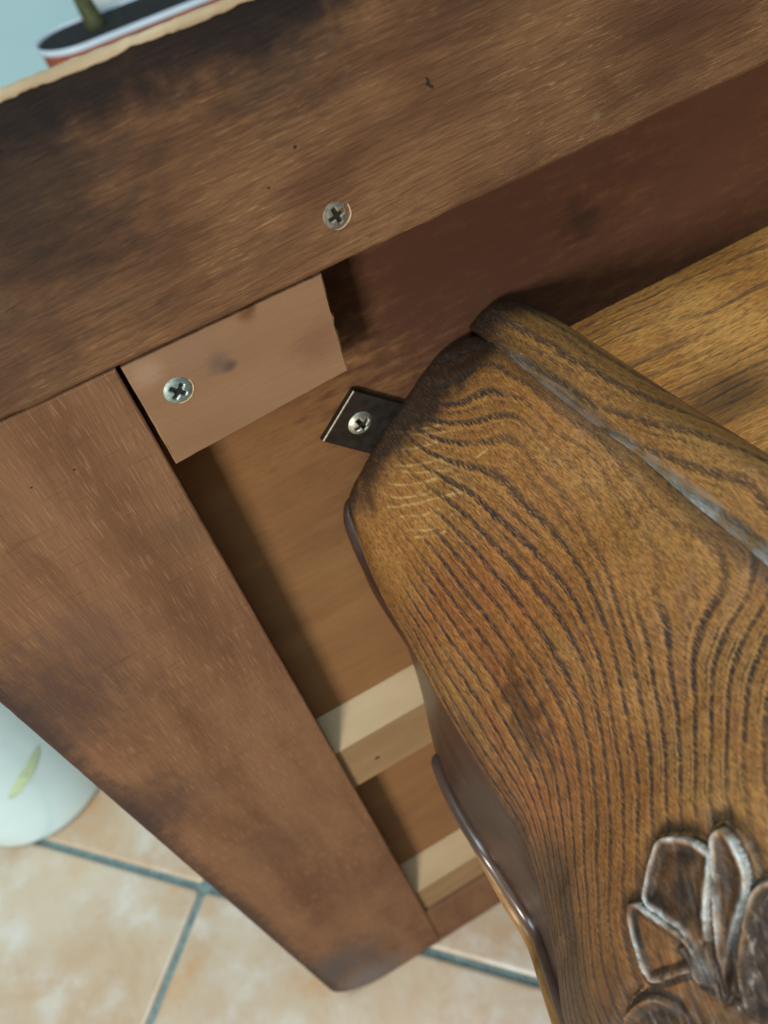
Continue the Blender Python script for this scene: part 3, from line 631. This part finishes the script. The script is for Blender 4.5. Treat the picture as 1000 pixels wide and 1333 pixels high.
fattr(lm_, 'dark', np.clip(.30 + .95 * cut - .8 * rim + .5 * (vnoise(lu * 118, ly_, .25, 52) - .4) + .4 * sst(ly_, -168, -185), 0, 1)); fattr(lm_, 'painted_glint', np.clip(rim * (.45 + .6 * vnoise(lu * 118, ly_, .6, 53)), 0, 1))  # recess shade and rim highlights both go into the colour
keep = (hh > -2.3)
bm = bmesh.new(); bm.from_mesh(lm_); bm.verts.ensure_lookup_table(); kf = keep.ravel()
bmesh.ops.delete(bm, geom=[v for v in bm.verts if not kf[v.index]], context='VERTS'); bm.to_mesh(lm_); bm.free()

# ------------------------------------------------------------------ things behind the table
M_white = plain('white_glaze', (.56, .78, .87), .22, .04, 8, coat=.4); M_green = plain('painted_green', (.46, .62, .42), .4, .2, 40)
M_terra = plain('terracotta', (.36, .10, .05), .7, .2, 40); M_rim = plain('pale_blue_plastic', (.62, .74, .86), .35, .05, 20)
M_soil = plain('soil', (.020, .019, .020), .95, .5, 120, bump=.8); M_bark = plain('green_bark', (.075, .085, .035), .8, .4, 90, bump=.5)
M_foli = plain('foliage', (.06, .11, .035), .5, .35, 30); M_blue = plain('blue_plastic', (.10, .30, .52), .4, .1, 20); M_wbox = plain('white_plastic', (.72, .83, .88), .4, .05, 15)
vase = thing('white_planter', 'white glazed planter with a painted green leaf, on the tiled floor left of the table', 'planter', loc=(-.285, .341, FZ * MM))
lathe('body', [(0, 2), (66, 2), (74, 1), (78, 5), (80, 14), (86, 60), (95, 130), (103, 200), (106, 226), (108, 232), (104, 233), (101, 226), (96, 180), (86, 170), (0, 168)], M_white, vase, seg=72)
def leafpaint():
    rows = []
    for t in np.linspace(0, 1, 20):
        zc = 104 + 30 * t; a0 = -1.42 + .46 * t; hw = 8 * math.sin(math.pi * (.08 + .9 * t)) ** .8
        R_ = np.interp(zc, [60, 130, 200], [86, 95, 103]) + .5
        rows.append([(R_ * math.cos(a0 + q * hw / R_), R_ * math.sin(a0 + q * hw / R_), zc - q * hw * .4) for q in (-1, -.5, 0, .5, 1)])
    link('painted_leaf', grid_mesh('painted_leaf', np.array(rows)), M_green, vase, True)
leafpaint()
plant = thing('potted_plant', 'thin dark stemmed plant in a terracotta trough with pale rim, beyond the table top', 'plant', loc=(0, 0, 0))
def stadium(name, rows, mat, par):
    cx, cy, hl = 276., 1200., 148.
    P_ = []
    for r, z in rows:
        a = np.linspace(-np.pi / 2, np.pi / 2, 20); ring_ = [(cx + hl + r * math.cos(t), cy + r * math.sin(t), z) for t in a] + [(cx - hl - r * math.cos(t), cy - r * math.sin(t), z) for t in a]
        P_.append(ring_)
    return link(name, grid_mesh(name, np.array(P_), True), mat, par, True)
pot = stadium('pot', [(0, FZ + 1), (44, FZ + 1), (46, FZ + 4), (58.5, -372), (58.5, -365)], M_terra, plant)
stadium('rim', [(57, -366), (62, -366), (63.5, -364.5), (63.5, -359), (62, -357.4), (60.8, -357.4), (59.8, -359), (57, -366)], M_rim, pot)
stadium('soil', [(59.6, -361), (40, -360.4), (20, -360), (0, -360)], M_soil, pot)
tube('trunk', [(158, 1200, -366), (157, 1201, -350), (153, 1200, -315), (148, 1198, -240), (140, 1195, -140), (146, 1196, -20)], [17, 14, 11.5, 10, 9, 6], M_bark, plant)
for k in range(16):
    z0 = random.uniform(-180, 20); a = k * 2.4; L = random.uniform(80, 130)
    rows = [[(145 + math.cos(a) * L * t - math.sin(a) * q * 22 * math.sin(math.pi * min(1, t + .03)), 1196 + math.sin(a) * L * t + math.cos(a) * q * 22 * math.sin(math.pi * min(1, t + .03)), z0 + 40 * t - 60 * t * t + 5 * abs(q)) for q in (-1, 0, 1)] for t in np.linspace(0, 1, 8)]
    link('leaf', grid_mesh('leaf', np.array(rows)), M_foli, plant, True)
def tub(name, label, x, y, r0, r1, h_, mat, cat):
    t = thing(name, label, cat, loc=(x * MM, y * MM, FZ * MM))
    b = lathe('body', [(0, 1), (r0 - 6, 1), (r0, 6), (r1, h_ - 20), (r1 - 2, h_ - 18), (r1 - 2, h_ - 8), (0, h_ - 8)], mat, t, seg=40)
    lathe('lid', [(r1 - 1, h_ - 20), (r1 + 5, h_ - 19), (r1 + 5, h_ - 4), (r1, h_), (r1 * .8, h_ - 1), (r1 * .78, h_ - 4), (0, h_ - 4)], mat, t, seg=40)
tub('storage_tub', 'white lidded tub just behind the plant stem, beyond the table top', 232, 1400, 42, 46, 398, M_wbox, 'tub')
tub('storage_tub', 'blue lidded tub behind the right part of the trough, beyond the table top', 352, 1400, 44, 48, 385, M_blue, 'tub')
